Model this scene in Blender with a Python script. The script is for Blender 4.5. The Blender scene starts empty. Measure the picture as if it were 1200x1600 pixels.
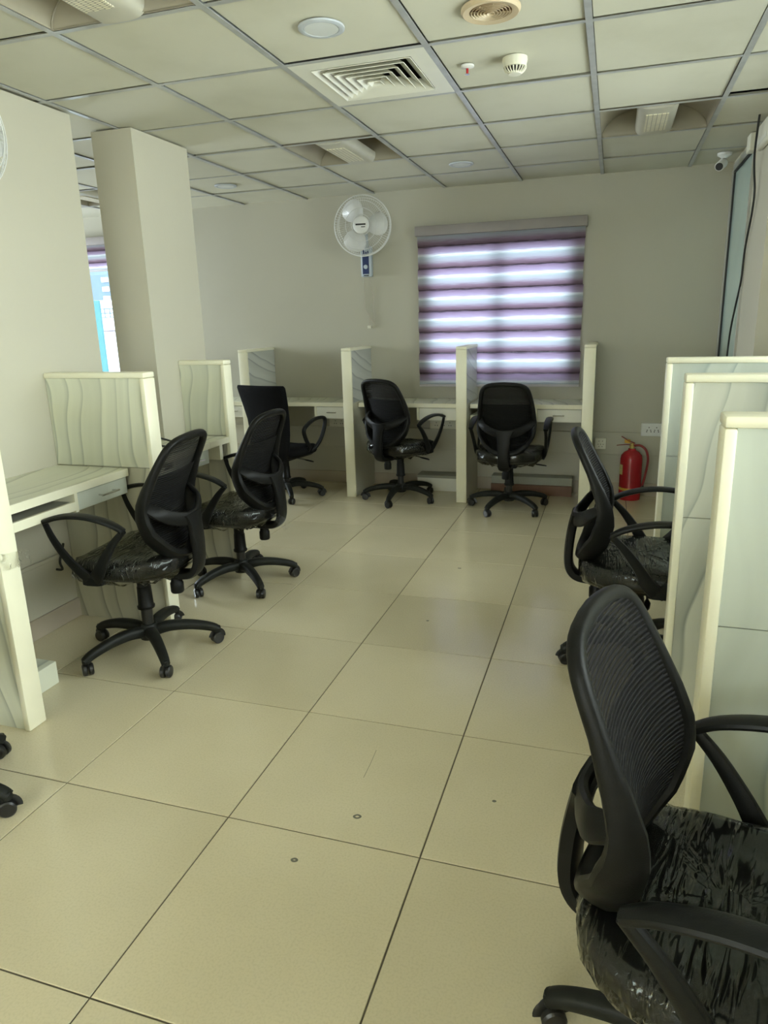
import bpy, bmesh, math, random
from mathutils import Vector, Matrix
C = bpy.context.scene.collection
SC = bpy.context.scene
PI = math.pi
rnd = random.Random(7)
H = 2.451      # ceiling height
WY = 5.823     # back wall
XL = -2.575    # left wall face
XR = 0.757     # right glass wall face (far part)
XR2 = 0.90     # right wall face (near part)

# ------------------------------------------------------------------ camera
Rv = Vector((0.9533306, 0.3007137, -0.0270548)); Uv = Vector((-0.0509649, 0.2485937, 0.9672661)); Fv = Vector((-0.2975959, 0.9207456, -0.2523179))
cd = bpy.data.cameras.new('camera'); cam = bpy.data.objects.new('camera', cd); C.objects.link(cam)
cam.matrix_world = Matrix(((Rv.x, Uv.x, -Fv.x, 0), (Rv.y, Uv.y, -Fv.y, 0), (Rv.z, Uv.z, -Fv.z, 1.44145), (0, 0, 0, 1)))
cd.sensor_fit = 'VERTICAL'; cd.sensor_height = 24.0; cd.sensor_width = 18.0
cd.lens = 1078.369 / 1600 * 24
cd.shift_x = (600 - 607.66) / 1600; cd.shift_y = (781.65 - 800) / 1600
cd.clip_start = 0.02; cd.clip_end = 200
SC.camera = cam

# ------------------------------------------------------------------ world, lights, exposure
w = bpy.data.worlds.new('sky'); SC.world = w; w.use_nodes = True
bg = w.node_tree.nodes['Background']; bg.inputs[0].default_value = (0.80, 0.90, 1.0, 1); bg.inputs[1].default_value = 3.6

def area(name, loc, rot, sx, sy, power, col):
    d = bpy.data.lights.new(name, 'AREA'); d.shape = 'RECTANGLE'; d.size = sx; d.size_y = sy; d.energy = power; d.color = col
    o = bpy.data.objects.new(name, d); C.objects.link(o); o.location = loc; o.rotation_euler = rot
    return o
# daylight outside the long window in the right wall and the window behind the photographer
area('daylight_right_window', (XR2 + 0.30, 1.75, 1.65), (0, PI / 2, 0), 1.25, 4.8, 34, (1.0, 0.95, 0.60))
area('daylight_rear_window', (-1.6, -2.75, 1.6), (PI / 2, 0, PI), 3.4, 1.5, 166, (1.0, 0.95, 0.60))
area('daylight_far_left_window', (-6.95, 4.85, 1.6), (0, -PI / 2, 0), 1.4, 1.5, 85, (0.90, 0.95, 1.0))

SC.view_settings.view_transform = 'Standard'; SC.view_settings.look = 'None'
SC.view_settings.exposure = 1.18; SC.view_settings.gamma = 1.0; SC.view_settings.use_curve_mapping = False

# ------------------------------------------------------------------ materials
def nmat(name):
    m = bpy.data.materials.new(name); m.use_nodes = True
    nt = m.node_tree; return m, nt, nt.nodes['Principled BSDF'], nt.nodes['Material Output']
def setc(p, col, rough=0.5, metal=0.0, spec=None):
    p.inputs['Base Color'].default_value = (*col, 1); p.inputs['Roughness'].default_value = rough; p.inputs['Metallic'].default_value = metal
    if spec is not None: p.inputs['Specular IOR Level'].default_value = spec
def N(nt, t, **kw):
    n = nt.nodes.new(t)
    for k, v in kw.items(): setattr(n, k, v)
    return n
def tex(nt, scale=(1, 1, 1), coord='Object', rot=(0, 0, 0)):
    tc = N(nt, 'ShaderNodeTexCoord'); mp = N(nt, 'ShaderNodeMapping')
    mp.inputs['Scale'].default_value = scale; mp.inputs['Rotation'].default_value = rot
    nt.links.new(tc.outputs[coord], mp.inputs[0]); return mp.outputs[0]
def ramp(nt, fac, stops):
    r = N(nt, 'ShaderNodeValToRGB'); el = r.color_ramp.elements
    while len(el) < len(stops): el.new(0.5)
    for e, (p, c) in zip(el, stops): e.position = p; e.color = (*c, 1) if len(c) == 3 else c
    nt.links.new(fac, r.inputs[0]); return r.outputs[0]
def plain(name, col, rough=0.5, metal=0.0, var=0.06, scale=6.0, bump=0.0, bscale=60, spec=None):
    """a painted or moulded surface: base colour with slight cloudiness, optional fine relief"""
    m, nt, p, o = nmat(name); setc(p, col, rough, metal, spec)
    n = N(nt, 'ShaderNodeTexNoise'); n.inputs['Scale'].default_value = scale; n.inputs['Detail'].default_value = 4
    nt.links.new(tex(nt), n.inputs['Vector'])
    nt.links.new(ramp(nt, n.outputs[0], [(0.3, tuple(c * (1 - var) for c in col)), (0.7, tuple(min(1, c * (1 + var)) for c in col))]), p.inputs['Base Color'])
    if bump:
        b = N(nt, 'ShaderNodeTexNoise'); b.inputs['Scale'].default_value = bscale
        nt.links.new(tex(nt), b.inputs['Vector'])
        bp = N(nt, 'ShaderNodeBump'); bp.inputs['Strength'].default_value = bump; bp.inputs['Distance'].default_value = 0.002
        nt.links.new(b.outputs[0], bp.inputs['Height']); nt.links.new(bp.outputs[0], p.inputs['Normal'])
    return m
def marble(name, base, dark, axis, lean=0.10, seed=0.0, freq=9.0):
    """laminate printed with soft grey veins set roughly evenly along one axis and wandering along another"""
    m, nt, p, o = nmat(name); setc(p, base, 0.32)
    A, B = {'x': ('X', 'Z'), 'z': ('Z', 'Y'), 'd': ('X', 'Y')}[axis]
    tc = N(nt, 'ShaderNodeTexCoord'); sp = N(nt, 'ShaderNodeSeparateXYZ'); nt.links.new(tc.outputs['Object'], sp.inputs[0])
    def M(op, a, b):
        n = N(nt, 'ShaderNodeMath', operation=op)
        for k, q in enumerate((a, b)):
            if isinstance(q, (int, float)): n.inputs[k].default_value = q
            else: nt.links.new(q, n.inputs[k])
        return n.outputs[0]
    def noise(vec_a, vec_b, sa, sb, scale, det=2):
        cb = N(nt, 'ShaderNodeCombineXYZ'); nt.links.new(M('MULTIPLY', vec_a, sa), cb.inputs[0]); nt.links.new(M('MULTIPLY', vec_b, sb), cb.inputs[1]); cb.inputs[2].default_value = seed
        n = N(nt, 'ShaderNodeTexNoise'); n.inputs['Scale'].default_value = scale; n.inputs['Detail'].default_value = det; nt.links.new(cb.outputs[0], n.inputs['Vector']); return n.outputs[0]
    a, b = sp.outputs[A], sp.outputs[B]
    u = M('ADD', a, M('MULTIPLY', b, lean))
    u = M('ADD', u, M('MULTIPLY', M('SUBTRACT', noise(a, b, 1.3, 1.25, 1.6, 0.6), 0.5), 0.30))
    f = M('ADD', M('MULTIPLY', u, freq), M('MULTIPLY', noise(u, b, 3.2, 0.0, 1.0), 3.0))
    fr = M('FRACT', M('ADD', f, seed), 0.0)
    mid = tuple(x * .55 + y * .45 for x, y in zip(base, dark))
    cr = ramp(nt, fr, [(0.0, base), (0.30, tuple(c * .95 for c in base)), (0.70, tuple(x * .86 + y * .14 for x, y in zip(base, dark))), (0.88, mid), (0.94, tuple(x * .25 + y * .75 for x, y in zip(base, dark))), (1.0, tuple(c * .96 for c in base))])
    br = M('MULTIPLY', noise(u, b, 6.0, .6, 1.2, 4), 1.0)
    mx = N(nt, 'ShaderNodeMix', data_type='RGBA', blend_type='MULTIPLY'); mx.inputs[0].default_value = 1.0
    soft = N(nt, 'ShaderNodeMix', data_type='RGBA'); nt.links.new(ramp(nt, noise(a, b, 2.0, 1.2, 1.3), [(0.32, (0.5,) * 3), (0.6, (1.0,) * 3)]), soft.inputs[0]); soft.inputs[6].default_value = (*base, 1); nt.links.new(cr, soft.inputs[7])
    nt.links.new(soft.outputs[2], mx.inputs[6]); nt.links.new(ramp(nt, br, [(0.3, (0.86, 0.86, 0.85)), (0.7, (1.06, 1.06, 1.05))]), mx.inputs[7])
    nt.links.new(mx.outputs[2], p.inputs['Base Color']); return m

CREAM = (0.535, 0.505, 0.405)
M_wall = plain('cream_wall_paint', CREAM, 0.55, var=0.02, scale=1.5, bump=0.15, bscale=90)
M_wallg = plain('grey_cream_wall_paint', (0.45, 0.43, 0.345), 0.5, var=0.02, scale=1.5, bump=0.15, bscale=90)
M_grout = plain('dark_grout', (0.10, 0.085, 0.06), 0.9)
M_slab = plain('plenum_grey', (0.10, 0.10, 0.10), 0.9)
M_ceil_plain = plain('ceiling_board', (0.70, 0.70, 0.62), 0.85)
M_tbar = plain('grey_metal_ceiling_bar', (0.44, 0.45, 0.45), 0.35, 0.25, var=0.12, scale=14)
M_skirt = plain('beige_skirting_tile', (0.42, 0.36, 0.28), 0.35)
M_trim = plain('ivory_edge_trim', (0.84, 0.81, 0.63), 0.38, var=0.03)
M_white = plain('ivory_laminate', (0.74, 0.73, 0.64), 0.35, var=0.03)
M_pale = plain('pale_green_grey_laminate', (0.60, 0.63, 0.55), 0.35, var=0.05)
M_dark = plain('dark_recess', (0.035, 0.03, 0.025), 0.8)
M_plastic = plain('black_nylon', (0.0075, 0.0075, 0.007), 0.40, var=0.15, scale=40, bump=0.2, bscale=500, spec=0.16)
M_plasticd = plain('dusty_black_nylon', (0.013, 0.014, 0.012), 0.5, var=0.25, scale=30, bump=0.15, bscale=300, spec=0.22)
M_arm = plain('black_soft_plastic', (0.008, 0.0085, 0.0085), 0.38, var=0.1, bump=0.15, bscale=400, spec=0.2)
M_caster = plain('black_caster_rubber', (0.012, 0.012, 0.012), 0.35)
M_fabric = plain('black_woven_fabric', (0.007, 0.007, 0.008), 0.92, var=0.3, scale=300, bump=0.5, bscale=700, spec=0.1)
M_chrome = plain('brushed_chrome', (0.62, 0.61, 0.58), 0.22, 1.0)
M_alu = plain('grey_aluminium', (0.42, 0.42, 0.38), 0.4, 0.3)
M_gasket = plain('black_gasket', (0.012, 0.012, 0.012), 0.6)
M_ivplastic = plain('ivory_plastic', (0.72, 0.70, 0.58), 0.4)
M_whplastic = plain('white_plastic', (0.74, 0.74, 0.72), 0.3)
M_greyplastic = plain('pale_blue_grey_plastic', (0.46, 0.52, 0.58), 0.35)
M_navy = plain('navy_panel', (0.018, 0.035, 0.12), 0.35)
M_reflect = plain('cream_reflector_metal', (0.36, 0.325, 0.245), 0.42)
M_lampbox = plain('cream_lamp_box', (0.50, 0.48, 0.40), 0.35)
M_rail = plain('mauve_grey_rail', (0.30, 0.27, 0.26), 0.6)
M_rail2 = plain('pale_rail', (0.55, 0.52, 0.55), 0.5)
M_tan = plain('tan_round_grille', (0.55, 0.44, 0.29), 0.5)
M_red = plain('red_enamel', (0.36, 0.012, 0.018), 0.25, var=0.08)
M_redhose = plain('dark_red_hose', (0.22, 0.014, 0.014), 0.4)
M_yellow = plain('yellow_band', (0.60, 0.33, 0.03), 0.5)
M_label = plain('faded_yellow_label', (0.58, 0.48, 0.20), 0.6, var=0.25, scale=60)
M_brass = plain('brass', (0.55, 0.42, 0.15), 0.35, 0.8)
M_brown = plain('reddish_brown_board', (0.17, 0.085, 0.05), 0.55, var=0.15)
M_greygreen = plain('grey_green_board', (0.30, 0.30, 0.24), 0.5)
M_cable = plain('black_cable', (0.015, 0.016, 0.015), 0.5)
M_cord = plain('pale_cord', (0.46, 0.42, 0.34), 0.6)
M_lens = plain('downlight_lens', (0.66, 0.68, 0.68), 0.35)
M_ring = plain('downlight_ring', (0.48, 0.51, 0.55), 0.4)
M_stain = plain('grey_stain', (0.15, 0.14, 0.11), 0.8)
M_extw = plain('outside_white_wall', (0.85, 0.86, 0.88), 0.8)
M_extg = plain('outside_grey_wall', (0.11, 0.155, 0.20), 0.8)
M_extp = plain('outside_pinkish_sill', (0.13, 0.11, 0.12), 0.8)
M_teal = plain('outside_teal_sheet', (0.035, 0.15, 0.165), 0.6)
M_ground = plain('outside_ground', (0.45, 0.45, 0.43), 0.9)
M_pan_y = marble('marble_laminate_upright', (0.72, 0.73, 0.60), (0.21, 0.24, 0.20), 'x', 0.09, 0.4)
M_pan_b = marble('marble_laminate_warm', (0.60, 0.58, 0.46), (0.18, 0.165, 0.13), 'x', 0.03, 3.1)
M_pan_x = marble('marble_laminate_cross', (0.56, 0.57, 0.53), (0.17, 0.18, 0.19), 'z', 0.25, 5.3, 8.0)
M_pan_r = marble('marble_laminate_pale', (0.55, 0.59, 0.52), (0.17, 0.23, 0.24), 'x', -0.04, 8.2, 6.0)
M_pan_r2 = marble('marble_laminate_grey', (0.57, 0.575, 0.49), (0.17, 0.19, 0.17), 'x', -0.20, 2.2, 8.0)
M_top = marble('marble_laminate_worktop', (0.74, 0.74, 0.60), (0.29, 0.29, 0.22), 'd', 0.12, 1.4, 9.0)

def floor_mat():
    m, nt, p, o = nmat('polished_beige_tile'); setc(p, (0.5, 0.45, 0.32), 0.16)
    oi = N(nt, 'ShaderNodeObjectInfo')
    n = N(nt, 'ShaderNodeTexNoise'); n.inputs['Scale'].default_value = 2.2; n.inputs['Detail'].default_value = 6
    tc = N(nt, 'ShaderNodeTexCoord'); ad = N(nt, 'ShaderNodeVectorMath', operation='ADD')
    nt.links.new(tc.outputs['Object'], ad.inputs[0]); nt.links.new(oi.outputs['Location'], ad.inputs[1]); nt.links.new(ad.outputs[0], n.inputs['Vector'])
    n2 = N(nt, 'ShaderNodeTexNoise'); n2.inputs['Scale'].default_value = 160; n2.inputs['Detail'].default_value = 2; nt.links.new(ad.outputs[0], n2.inputs['Vector'])
    base = ramp(nt, n.outputs[0], [(0.3, (0.590, 0.520, 0.352)), (0.7, (0.640, 0.570, 0.395))])
    sp = ramp(nt, n2.outputs[0], [(0.3, (0.88, 0.88, 0.88)), (0.55, (1, 1, 1))])
    mx = N(nt, 'ShaderNodeMix', data_type='RGBA', blend_type='MULTIPLY'); mx.inputs[0].default_value = 0.7
    nt.links.new(base, mx.inputs[6]); nt.links.new(sp, mx.inputs[7])
    mp = N(nt, 'ShaderNodeMapRange'); mp.inputs[3].default_value = 0.94; mp.inputs[4].default_value = 1.04; nt.links.new(oi.outputs['Random'], mp.inputs[0])
    mx2 = N(nt, 'ShaderNodeVectorMath', operation='SCALE'); nt.links.new(mx.outputs[2], mx2.inputs[0]); nt.links.new(mp.outputs[0], mx2.inputs['Scale'])
    nt.links.new(mx2.outputs[0], p.inputs['Base Color'])
    rr = ramp(nt, n.outputs[0], [(0.3, (0.13,) * 3), (0.7, (0.22,) * 3)]); nt.links.new(rr, p.inputs['Roughness'])
    p.inputs['Specular IOR Level'].default_value = 0.55
    return m
M_tile = floor_mat()
def ceil_mat():
    m, nt, p, o = nmat('pale_ceiling_tile'); setc(p, (0.7, 0.7, 0.6), 0.75)
    oi = N(nt, 'ShaderNodeObjectInfo')
    n = N(nt, 'ShaderNodeTexNoise'); n.inputs['Scale'].default_value = 3.0; n.inputs['Detail'].default_value = 6
    tc = N(nt, 'ShaderNodeTexCoord'); ad = N(nt, 'ShaderNodeVectorMath', operation='ADD')
    nt.links.new(tc.outputs['Object'], ad.inputs[0]); nt.links.new(oi.outputs['Location'], ad.inputs[1]); nt.links.new(ad.outputs[0], n.inputs['Vector'])
    b = ramp(nt, n.outputs[0], [(0.28, (0.545, 0.53, 0.425)), (0.5, (0.595, 0.58, 0.475)), (0.75, (0.61, 0.595, 0.49))])
    mp = N(nt, 'ShaderNodeMapRange'); mp.inputs[3].default_value = 0.95; mp.inputs[4].default_value = 1.03; nt.links.new(oi.outputs['Random'], mp.inputs[0])
    sc = N(nt, 'ShaderNodeVectorMath', operation='SCALE'); nt.links.new(b, sc.inputs[0]); nt.links.new(mp.outputs[0], sc.inputs['Scale']); nt.links.new(sc.outputs[0], p.inputs['Base Color'])
    return m
M_ctile = ceil_mat()
def mesh_mat(name, alpha_gap, col=(0.012, 0.012, 0.012)):
    """ribbed mesh fabric: ridges run across the backrest, the gaps between them let light through"""
    m, nt, p, o = nmat(name); setc(p, col, 0.65, spec=0.18)
    wv = N(nt, 'ShaderNodeTexWave', wave_type='BANDS', bands_direction='Z'); wv.inputs['Scale'].default_value = 35; wv.inputs['Distortion'].default_value = 0.25; wv.inputs['Detail'].default_value = 0
    nt.links.new(tex(nt), wv.inputs['Vector'])
    nt.links.new(ramp(nt, wv.outputs['Fac'], [(0.2, tuple(c * .5 for c in col)), (0.8, tuple(c * 2.0 for c in col))]), p.inputs['Base Color'])
    bp = N(nt, 'ShaderNodeBump'); bp.inputs['Strength'].default_value = 0.8; bp.inputs['Distance'].default_value = 0.004
    nt.links.new(wv.outputs['Fac'], bp.inputs['Height']); nt.links.new(bp.outputs[0], p.inputs['Normal'])
    if alpha_gap < 1:
        nt.links.new(ramp(nt, wv.outputs['Fac'], [(0.22, (alpha_gap,) * 3), (0.42, (1, 1, 1))]), p.inputs['Alpha'])
    return m
M_mesh = mesh_mat('black_ribbed_mesh', 0.85, (0.006, 0.0055, 0.006))
M_mesh2 = mesh_mat('black_lumbar_mesh', 1, (0.004, 0.004, 0.004))
def film_mat():
    """clear wrinkled packing film"""
    m, nt, p, o = nmat('clear_packing_film'); nt.nodes.remove(p)
    v = tex(nt, (3.2, 22, 9), rot=(0, 0, 0.5)); n = N(nt, 'ShaderNodeTexNoise', noise_type='RIDGED_MULTIFRACTAL'); n.inputs['Scale'].default_value = 2.6; n.inputs['Detail'].default_value = 5; n.inputs['Distortion'].default_value = 0.8; nt.links.new(v, n.inputs['Vector'])
    bp = N(nt, 'ShaderNodeBump'); bp.inputs['Strength'].default_value = 1.0; bp.inputs['Distance'].default_value = 0.010; nt.links.new(n.outputs[0], bp.inputs['Height'])
    g = N(nt, 'ShaderNodeBsdfGlossy'); g.inputs['Roughness'].default_value = 0.09; g.inputs['Color'].default_value = (0.9, 0.92, 0.9, 1); nt.links.new(bp.outputs[0], g.inputs['Normal'])
    d = N(nt, 'ShaderNodeBsdfDiffuse'); d.inputs['Color'].default_value = (0.6, 0.6, 0.55, 1)
    t = N(nt, 'ShaderNodeBsdfTransparent'); t.inputs['Color'].default_value = (0.97, 0.97, 0.96, 1)
    f = N(nt, 'ShaderNodeFresnel'); f.inputs['IOR'].default_value = 1.5; nt.links.new(bp.outputs[0], f.inputs['Normal'])
    mu = N(nt, 'ShaderNodeMath', operation='MULTIPLY_ADD'); mu.inputs[1].default_value = 1.0; mu.inputs[2].default_value = 0.0; nt.links.new(f.outputs[0], mu.inputs[0])
    m1 = N(nt, 'ShaderNodeMixShader'); nt.links.new(mu.outputs[0], m1.inputs[0]); nt.links.new(t.outputs[0], m1.inputs[1]); nt.links.new(g.outputs[0], m1.inputs[2])
    v2 = tex(nt, (4, 26, 12), rot=(0, 0, 0.35)); n3 = N(nt, 'ShaderNodeTexNoise', noise_type='RIDGED_MULTIFRACTAL'); n3.inputs['Scale'].default_value = 2.0; n3.inputs['Detail'].default_value = 3; n3.inputs['Distortion'].default_value = 1.0; nt.links.new(v2, n3.inputs['Vector'])
    mr = N(nt, 'ShaderNodeMapRange'); mr.inputs[1].default_value = 0.0; mr.inputs[2].default_value = 2.4; nt.links.new(n3.outputs[0], mr.inputs[0])
    cf = ramp(nt, mr.outputs[0], [(0.0, (0.006,) * 3), (0.45, (0.015,) * 3), (0.62, (0.12,) * 3), (0.80, (0.45,) * 3)])  # pale crease streaks: film haze, raised to stand in for window reflections
    m2 = N(nt, 'ShaderNodeMixShader'); nt.links.new(cf, m2.inputs[0]); nt.links.new(m1.outputs[0], m2.inputs[1]); nt.links.new(d.outputs[0], m2.inputs[2])
    nt.links.new(m2.outputs[0], o.inputs[0]); return m
M_film = film_mat()
def glass_mat(name, tint, refl=1.0):
    m, nt, p, o = nmat(name); nt.nodes.remove(p)
    t = N(nt, 'ShaderNodeBsdfTransparent'); t.inputs['Color'].default_value = (*tint, 1)
    g = N(nt, 'ShaderNodeBsdfGlossy'); g.inputs['Roughness'].default_value = 0.03
    f = N(nt, 'ShaderNodeFresnel'); f.inputs['IOR'].default_value = 1.45
    mx = N(nt, 'ShaderNodeMixShader'); nt.links.new(f.outputs[0], mx.inputs[0]); nt.links.new(t.outputs[0], mx.inputs[1]); nt.links.new(g.outputs[0], mx.inputs[2])
    nt.links.new(mx.outputs[0], o.inputs[0]); return m
M_glass = glass_mat('clear_window_glass', (0.93, 0.96, 0.96))
M_tealglass = plain('teal_film_glass', (0.46, 0.58, 0.53), 0.12, var=0.06, scale=2)
def blind_mat():
    """zebra roller blind: woven mauve fabric at the edge of each band, sheer white along its middle (v runs 0..1 down a band)"""
    m, nt, p, o = nmat('zebra_blind_fabric'); nt.nodes.remove(p)
    uv = N(nt, 'ShaderNodeTexCoord'); sx = N(nt, 'ShaderNodeSeparateXYZ'); nt.links.new(uv.outputs['UV'], sx.inputs[0])
    n = N(nt, 'ShaderNodeTexNoise'); n.inputs['Scale'].default_value = 1.0; n.inputs['Detail'].default_value = 4; nt.links.new(tex(nt, (9, 9, 260)), n.inputs['Vector'])
    ad = N(nt, 'ShaderNodeMath', operation='MULTIPLY_ADD'); ad.inputs[1].default_value = 0.22; nt.links.new(n.outputs[0], ad.inputs[0])
    sb = N(nt, 'ShaderNodeMath', operation='SUBTRACT'); sb.inputs[1].default_value = 0.11; nt.links.new(sx.outputs['Y'], sb.inputs[0]); nt.links.new(sb.outputs[0], ad.inputs[2])
    col = ramp(nt, ad.outputs[0], [(0.0, (0.24, 0.16, 0.21)), (0.06, (0.52, 0.38, 0.54)), (0.28, (0.70, 0.58, 0.76)), (0.40, (0.95, 0.97, 1.0)), (0.50, (0.70, 0.76, 0.80)), (0.66, (0.74, 0.74, 0.80)), (0.80, (0.48, 0.36, 0.44)), (0.95, (0.34, 0.23, 0.29)), (1.0, (0.10, 0.06, 0.08))])
    tr = ramp(nt, ad.outputs[0], [(0.0, (0.03,) * 3), (0.08, (0.27, 0.19, 0.30)), (0.30, (0.42, 0.34, 0.50)), (0.40, (0.90, 0.92, 0.96)), (0.50, (0.44, 0.50, 0.54)), (0.66, (0.40, 0.39, 0.47)), (0.82, (0.23, 0.15, 0.21)), (0.96, (0.10, 0.065, 0.085)), (1.0, (0.01,) * 3)])
    d = N(nt, 'ShaderNodeBsdfDiffuse'); nt.links.new(col, d.inputs[0])
    t = N(nt, 'ShaderNodeBsdfTranslucent'); nt.links.new(tr, t.inputs[0])
    mx = N(nt, 'ShaderNodeMixShader'); mx.inputs[0].default_value = 0.72; nt.links.new(d.outputs[0], mx.inputs[1]); nt.links.new(t.outputs[0], mx.inputs[2])
    nt.links.new(mx.outputs[0], o.inputs[0]); return m
M_blind = blind_mat()
def lens_mat():
    m, nt, p, o = nmat('perforated_light_panel'); setc(p, (0.5, 0.47, 0.38), 0.4)
    b = N(nt, 'ShaderNodeTexBrick'); b.inputs['Scale'].default_value = 1.0; b.inputs['Mortar Size'].default_value = 0.08; b.inputs['Brick Width'].default_value = 0.5; b.inputs['Row Height'].default_value = 1.0
    b.inputs['Color1'].default_value = (0.86, 0.80, 0.60, 1); b.inputs['Color2'].default_value = (0.74, 0.70, 0.56, 1); b.inputs['Mortar'].default_value = (0.30, 0.28, 0.22, 1)
    nt.links.new(tex(nt, (45, 45, 45), rot=(0, 0, PI / 2)), b.inputs['Vector']); nt.links.new(b.outputs[0], p.inputs['Base Color']); return m
M_perf = lens_mat()

# ------------------------------------------------------------------ mesh helpers
def obj(name, bm, mat, parent=None, smooth=False, kind=None, loc=None, label=None, autosm=None):
    bmesh.ops.recalc_face_normals(bm, faces=bm.faces[:])
    me = bpy.data.meshes.new(name); bm.to_mesh(me); bm.free()
    for mm in (mat if isinstance(mat, (list, tuple)) else [mat]): me.materials.append(mm)
    if smooth:
        for p in me.polygons: p.use_smooth = True
        try: me.set_sharp_from_angle(angle=math.radians(autosm or 40))
        except Exception: pass
    o = bpy.data.objects.new(name, me); C.objects.link(o)
    if parent: o.parent = parent
    if kind: o['kind'] = kind
    if loc: o.location = loc
    if label: o['label'] = label
    return o
def thing(name, label, cat, loc=(0, 0, 0), rz=0.0, group=None):
    o = bpy.data.objects.new(name, None); C.objects.link(o); o.location = loc; o.rotation_euler = (0, 0, rz); o.empty_display_size = 0.1
    o['label'] = label; o['category'] = cat
    if group: o['group'] = group
    return o
def tag(o, label, cat, group=None):
    o['label'] = label; o['category'] = cat
    if group: o['group'] = group
    return o
def copy_tree(o, parent=None):
    c = o.copy(); C.objects.link(c)
    if parent: c.parent = parent
    for ch in list(o.children): copy_tree(ch, c)
    return c
def box(bm, x0, x1, y0, y1, z0, z1, bev=0.0, seg=1, mi=0):
    vs = [bm.verts.new(p) for p in ((x0, y0, z0), (x1, y0, z0), (x1, y1, z0), (x0, y1, z0), (x0, y0, z1), (x1, y0, z1), (x1, y1, z1), (x0, y1, z1))]
    fs = [bm.faces.new([vs[i] for i in f]) for f in ((3, 2, 1, 0), (4, 5, 6, 7), (0, 1, 5, 4), (1, 2, 6, 5), (2, 3, 7, 6), (3, 0, 4, 7))]
    for f in fs: f.material_index = mi
    if bev > 0:
        es = list({e for f in fs for e in f.edges})
        r = bmesh.ops.bevel(bm, geom=es, offset=bev, segments=seg, affect='EDGES', profile=0.5)
        for f in r['faces']: f.material_index = mi
    return bm
def bx(*a, **k): return box(bmesh.new(), *a, **k)
def rings(bm, rs, cap0=True, cap1=True, closed=False):
    """skin a list of vertex rings"""
    R = [[bm.verts.new(p) for p in r] for r in rs]; n = len(R[0])
    pairs = list(zip(R, R[1:])) + ([(R[-1], R[0])] if closed else [])
    for a, b in pairs:
        for i in range(n): bm.faces.new((a[i], a[(i + 1) % n], b[(i + 1) % n], b[i]))
    if not closed:
        if cap0: bm.faces.new(R[0][::-1])
        if cap1: bm.faces.new(R[-1])
    return bm
def sup(v, p): return math.copysign(abs(v) ** (2 / p), v)
def sweep(bm, pts, ab, ref, n=10, closed=False, p=2.6):
    """sweep a rounded section along pts; ab = (half side, half along ref) or a list of them"""
    pts = [Vector(q) for q in pts]; rs = []; L = len(pts)
    for i, q in enumerate(pts):
        t = (pts[(i + 1) % L] - pts[i - 1]) if closed or 0 < i < L - 1 else (pts[1] - pts[0] if i == 0 else pts[-1] - pts[-2])
        t.normalize(); rf = Vector(ref[i] if isinstance(ref, list) else ref)
        s = rf.cross(t)
        if s.length < 1e-5: s = Vector((1, 0, 0)).cross(t)
        s.normalize(); u = t.cross(s).normalized()
        a, b = ab[i] if isinstance(ab, list) else ab
        k = 1.0
        if closed or 0 < i < L - 1:
            c = (pts[(i + 1) % L] - q).normalized().dot((q - pts[i - 1]).normalized()); k = 1 / max(0.62, math.sqrt((1 + c) / 2))
        rs.append([q + s * (a * k * sup(math.cos(2 * PI * j / n), p)) + u * (b * sup(math.sin(2 * PI * j / n), p)) for j in range(n)])
    return rings(bm, rs, closed=closed)
def tube(bm, pts, r, n=6, closed=False):
    pts = [Vector(q) for q in pts]; d = (pts[-1] - pts[0]) if not closed else Vector((0, 0, 1))
    ref = Vector((0, 0, 1)) if abs(d.normalized().z if d.length else 0) < 0.9 else Vector((0, 1, 0))
    return sweep(bm, pts, (r, r), ref, n=n, closed=closed, p=2)
def lathe(bm, prof, n=24, axis='z', c=(0, 0, 0), cap0=True, cap1=True):
    """prof = [(radius, height)]"""
    rs = []
    for r, h in prof:
        r = max(r, 1e-4); q = []
        for j in range(n):
            a = 2 * PI * j / n; x, y = r * math.cos(a), r * math.sin(a)
            q.append(Vector(c) + Vector({'z': (x, y, h), 'y': (x, h, y), 'x': (h, x, y)}[axis]))
        rs.append(q)
    return rings(bm, rs, cap0, cap1)
def spline(P, n, closed=False):
    """Catmull-Rom through P (tuples of any length), n samples per span"""
    out = []; L = len(P)
    for i in range(L if closed else L - 1):
        a, b, c, d = (P[(i + k) % L] if closed else P[min(max(i + k, 0), L - 1)] for k in (-1, 0, 1, 2))
        for j in range(n):
            t = j / n
            out.append(tuple(0.5 * (2 * b[k] + (c[k] - a[k]) * t + (2 * a[k] - 5 * b[k] + 4 * c[k] - d[k]) * t * t + (3 * b[k] - a[k] - 3 * c[k] + d[k]) * t ** 3) for k in range(len(b))))
    if not closed: out.append(tuple(P[-1]))
    return out
def lerp_tab(tab, x):
    for (a, va), (b, vb) in zip(tab, tab[1:]):
        if x <= b: return va + (vb - va) * max(0, (x - a)) / (b - a)
    return tab[-1][1]

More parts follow.
